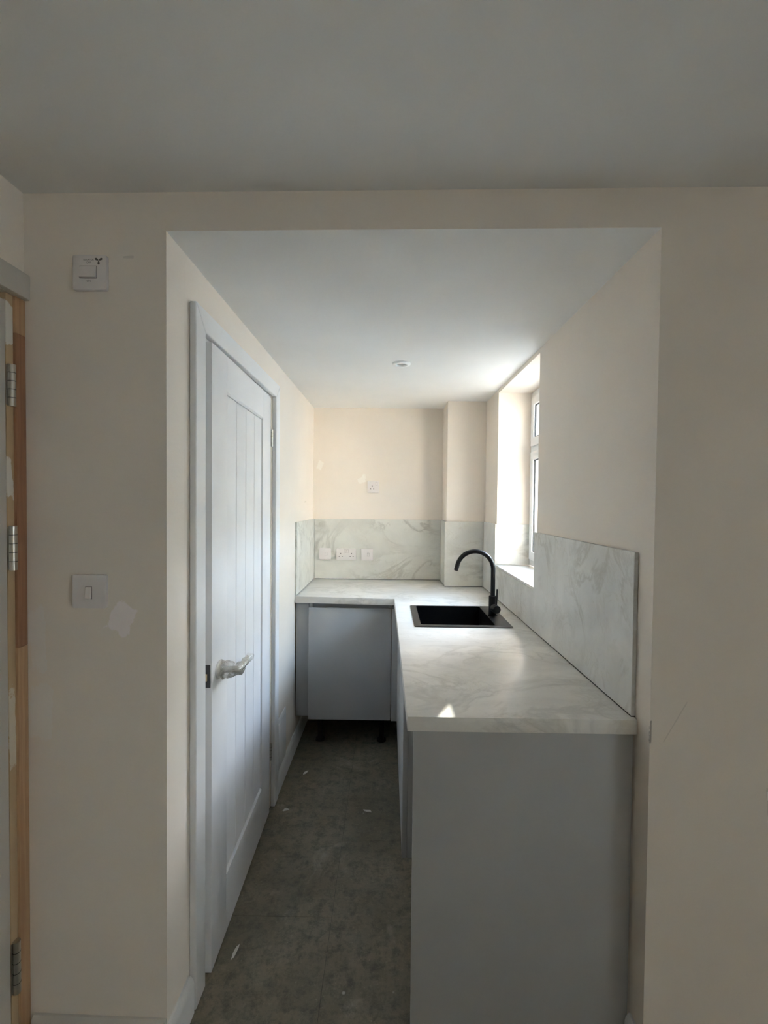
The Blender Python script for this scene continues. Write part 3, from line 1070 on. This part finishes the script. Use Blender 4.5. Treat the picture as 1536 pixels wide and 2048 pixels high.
YS = Y_BACK - T - 0.0010
G = 'white electrical plates on the marble end splashback'
e = plate('switch_plate', (-0.466, YS, 1.1275), 0.086, 0.086, 'white switch plate on splashback nearest the left corner', 'switch', G)
inset(e, -0.463, 1.128, 0.034, 0.030)
e['_face'] = e['_face'] - 0.0012
rocker(e, -0.458, 1.127, 0.014, 0.024)
e = plate('double_socket', (-0.309, YS, 1.1260), 0.146, 0.086, 'white double socket with two switches on end splashback', 'socket', G)
for s in (-1, 1):
    pins(e, -0.309 + s * 0.0405, 1.1200)
    rocker(e, -0.309 + 0.001 + s * 0.0085, 1.1495, 0.0115, 0.022)
e = plate('switch_plate', (-0.1545, YS, 1.1255), 0.087, 0.087, 'white switch plate on splashback to the right of the double socket', 'switch', G)
inset(e, -0.1515, 1.126, 0.034, 0.030)
e['_face'] = e['_face'] - 0.0012
rocker(e, -0.1465, 1.125, 0.014, 0.024)
e = plate('single_socket', (-0.113, Y_BACK, 1.626), 0.087, 0.087, 'white single switched socket high on the cream end wall', 'socket')
pins(e, -0.122, 1.6215)
rocker(e, -0.090, 1.651, 0.012, 0.022)

e = plate('light_switch', (-0.7785, yf(-0.7785), 1.2745), 0.088, 0.087, 'white single light switch on the cream wall left of opening', 'switch')
rocker(e, -0.7795, 1.2715, 0.0155, 0.031, 0.006)
bm = bm_new()
yy = e['_face']
tube(bm, [(-0.749, yy - 0.0002, 1.2735), (-0.749, yy - 0.0008, 1.2735)], 0.0028, 14)
obj('screw_cap', bm, M_plastic, e)
e = plate('fan_isolator', (-0.7735, yf(-0.7735), 2.098), 0.087, 0.088, 'white fan isolator switch high on the wall near left door', 'switch')
rocker(e, -0.7765, 2.0985, 0.043, 0.030, 0.0065)


def fan_text(body, size, x, z, parent):
    c = bpy.data.curves.new('marking', 'FONT')
    c.body = body
    c.size = size
    c.align_x = 'CENTER'
    c.extrude = 0.0
    tmp = bpy.data.objects.new('marking', c)
    COL.objects.link(tmp)
    bpy.context.view_layer.update()
    me = bpy.data.meshes.new_from_object(tmp.evaluated_get(bpy.context.evaluated_depsgraph_get()))
    bpy.data.objects.remove(tmp)
    me.materials.clear()
    me.materials.append(M_print)
    o = bpy.data.objects.new('marking', me)
    COL.objects.link(o)
    o.parent = parent
    at = Vector(parent['_at'])
    o.rotation_euler = (math.pi / 2, 0, 0)
    o.location = Vector((x, parent['_face'] - 0.0003, z)) - at
    return o


fan_text('ISOLATOR', 0.0058, -0.7755, 2.1280, e)
fan_text('OFF', 0.0068, -0.7755, 2.1205, e)
fan_text('ON', 0.0068, -0.7755, 2.0735, e)
bm = bm_new()
fx, fz, fy = -0.7495, 2.1280, e['_face'] - 0.0004
for k in range(3):
    a = math.radians(-90 + 120 * k)
    lobe = []
    for j in range(12):
        t = 2 * math.pi * j / 12
        u, v = 0.0056 + 0.0052 * math.cos(t), 0.0027 * math.sin(t) * (1.0 + 0.5 * math.cos(t))
        lobe.append(bm.verts.new((fx + u * math.cos(a) - v * math.sin(a), fy, fz + u * math.sin(a) + v * math.cos(a))))
    bm.faces.new(lobe)
obj('fan_symbol', bm, M_print, e)

# ------------------------------------------------------------------ downlight
dl = empty('downlight', (0.058, 2.264, Z_ALC), 'small round white downlight in the alcove ceiling', 'downlight')


def lathe(prof, c, seg=40):
    bm = bm_new()
    rings = [[bm.verts.new((c[0] + r * math.cos(2 * math.pi * k / seg), c[1] + r * math.sin(2 * math.pi * k / seg), c[2] + z)) for k in range(seg)] for r, z in prof]
    for a, b_ in zip(rings, rings[1:]):
        for k in range(seg):
            bm.faces.new((a[k], a[(k + 1) % seg], b_[(k + 1) % seg], b_[k]))
    return bm, rings


bm, _ = lathe([(0.0465, -0.0006), (0.0465, -0.004), (0.044, -0.0065), (0.034, -0.0085), (0.029, -0.0085), (0.0265, -0.0045), (0.0260, -0.001)], (0.058, 2.264, Z_ALC))
obj('bezel', bm, M_upvc, dl, smooth=50)
bm, rg = lathe([(0.0258, -0.0012), (0.020, -0.0020), (0.001, -0.0024)], (0.058, 2.264, Z_ALC))
obj('lens', bm, M_lens, dl, smooth=50)

# ------------------------------------------------------------------ scraps on the floor
for i, (x, y, w, h, a, lab) in enumerate((
        (-0.446, 2.478, 0.016, 0.050, -0.45, 'white paint flake on the floor just ahead of the far cabinet'),
        (-0.500, 1.471, 0.010, 0.060, -0.15, 'thin white scrap on the floor beside the near end of plank door'),
        (-0.088, 2.173, 0.050, 0.016, -0.25, 'white paint flake mid floor nearest the grey cabinet run'),
        (-0.490, 2.170, 0.038, 0.018, 0.45, 'white paint flake on the floor at the hinge side of plank door'))):
    bm = bm_new()
    pts = []
    for k in range(11):
        t = 2 * math.pi * k / 11
        r = 0.5 * (0.62 + 0.5 * random.random())
        u, v = w * r * math.cos(t), h * r * math.sin(t)
        pts.append((x + u * math.cos(a) - v * math.sin(a), y + u * math.sin(a) + v * math.cos(a)))
    prism(bm, pts, [], 'z', 0.0003, 0.0016)
    for v in bm.verts:
        if v.co.z > 0.001:
            v.co.z += random.random() * 0.002
    o = obj('paint_flake', bm, M_chip, origin=(x, y, 0.0003))
    tag(o, lab, 'debris', 'white scraps on the dusty floor')

for o in bpy.data.objects:
    for k in ('_at', '_face'):
        if k in o:
            del o[k]
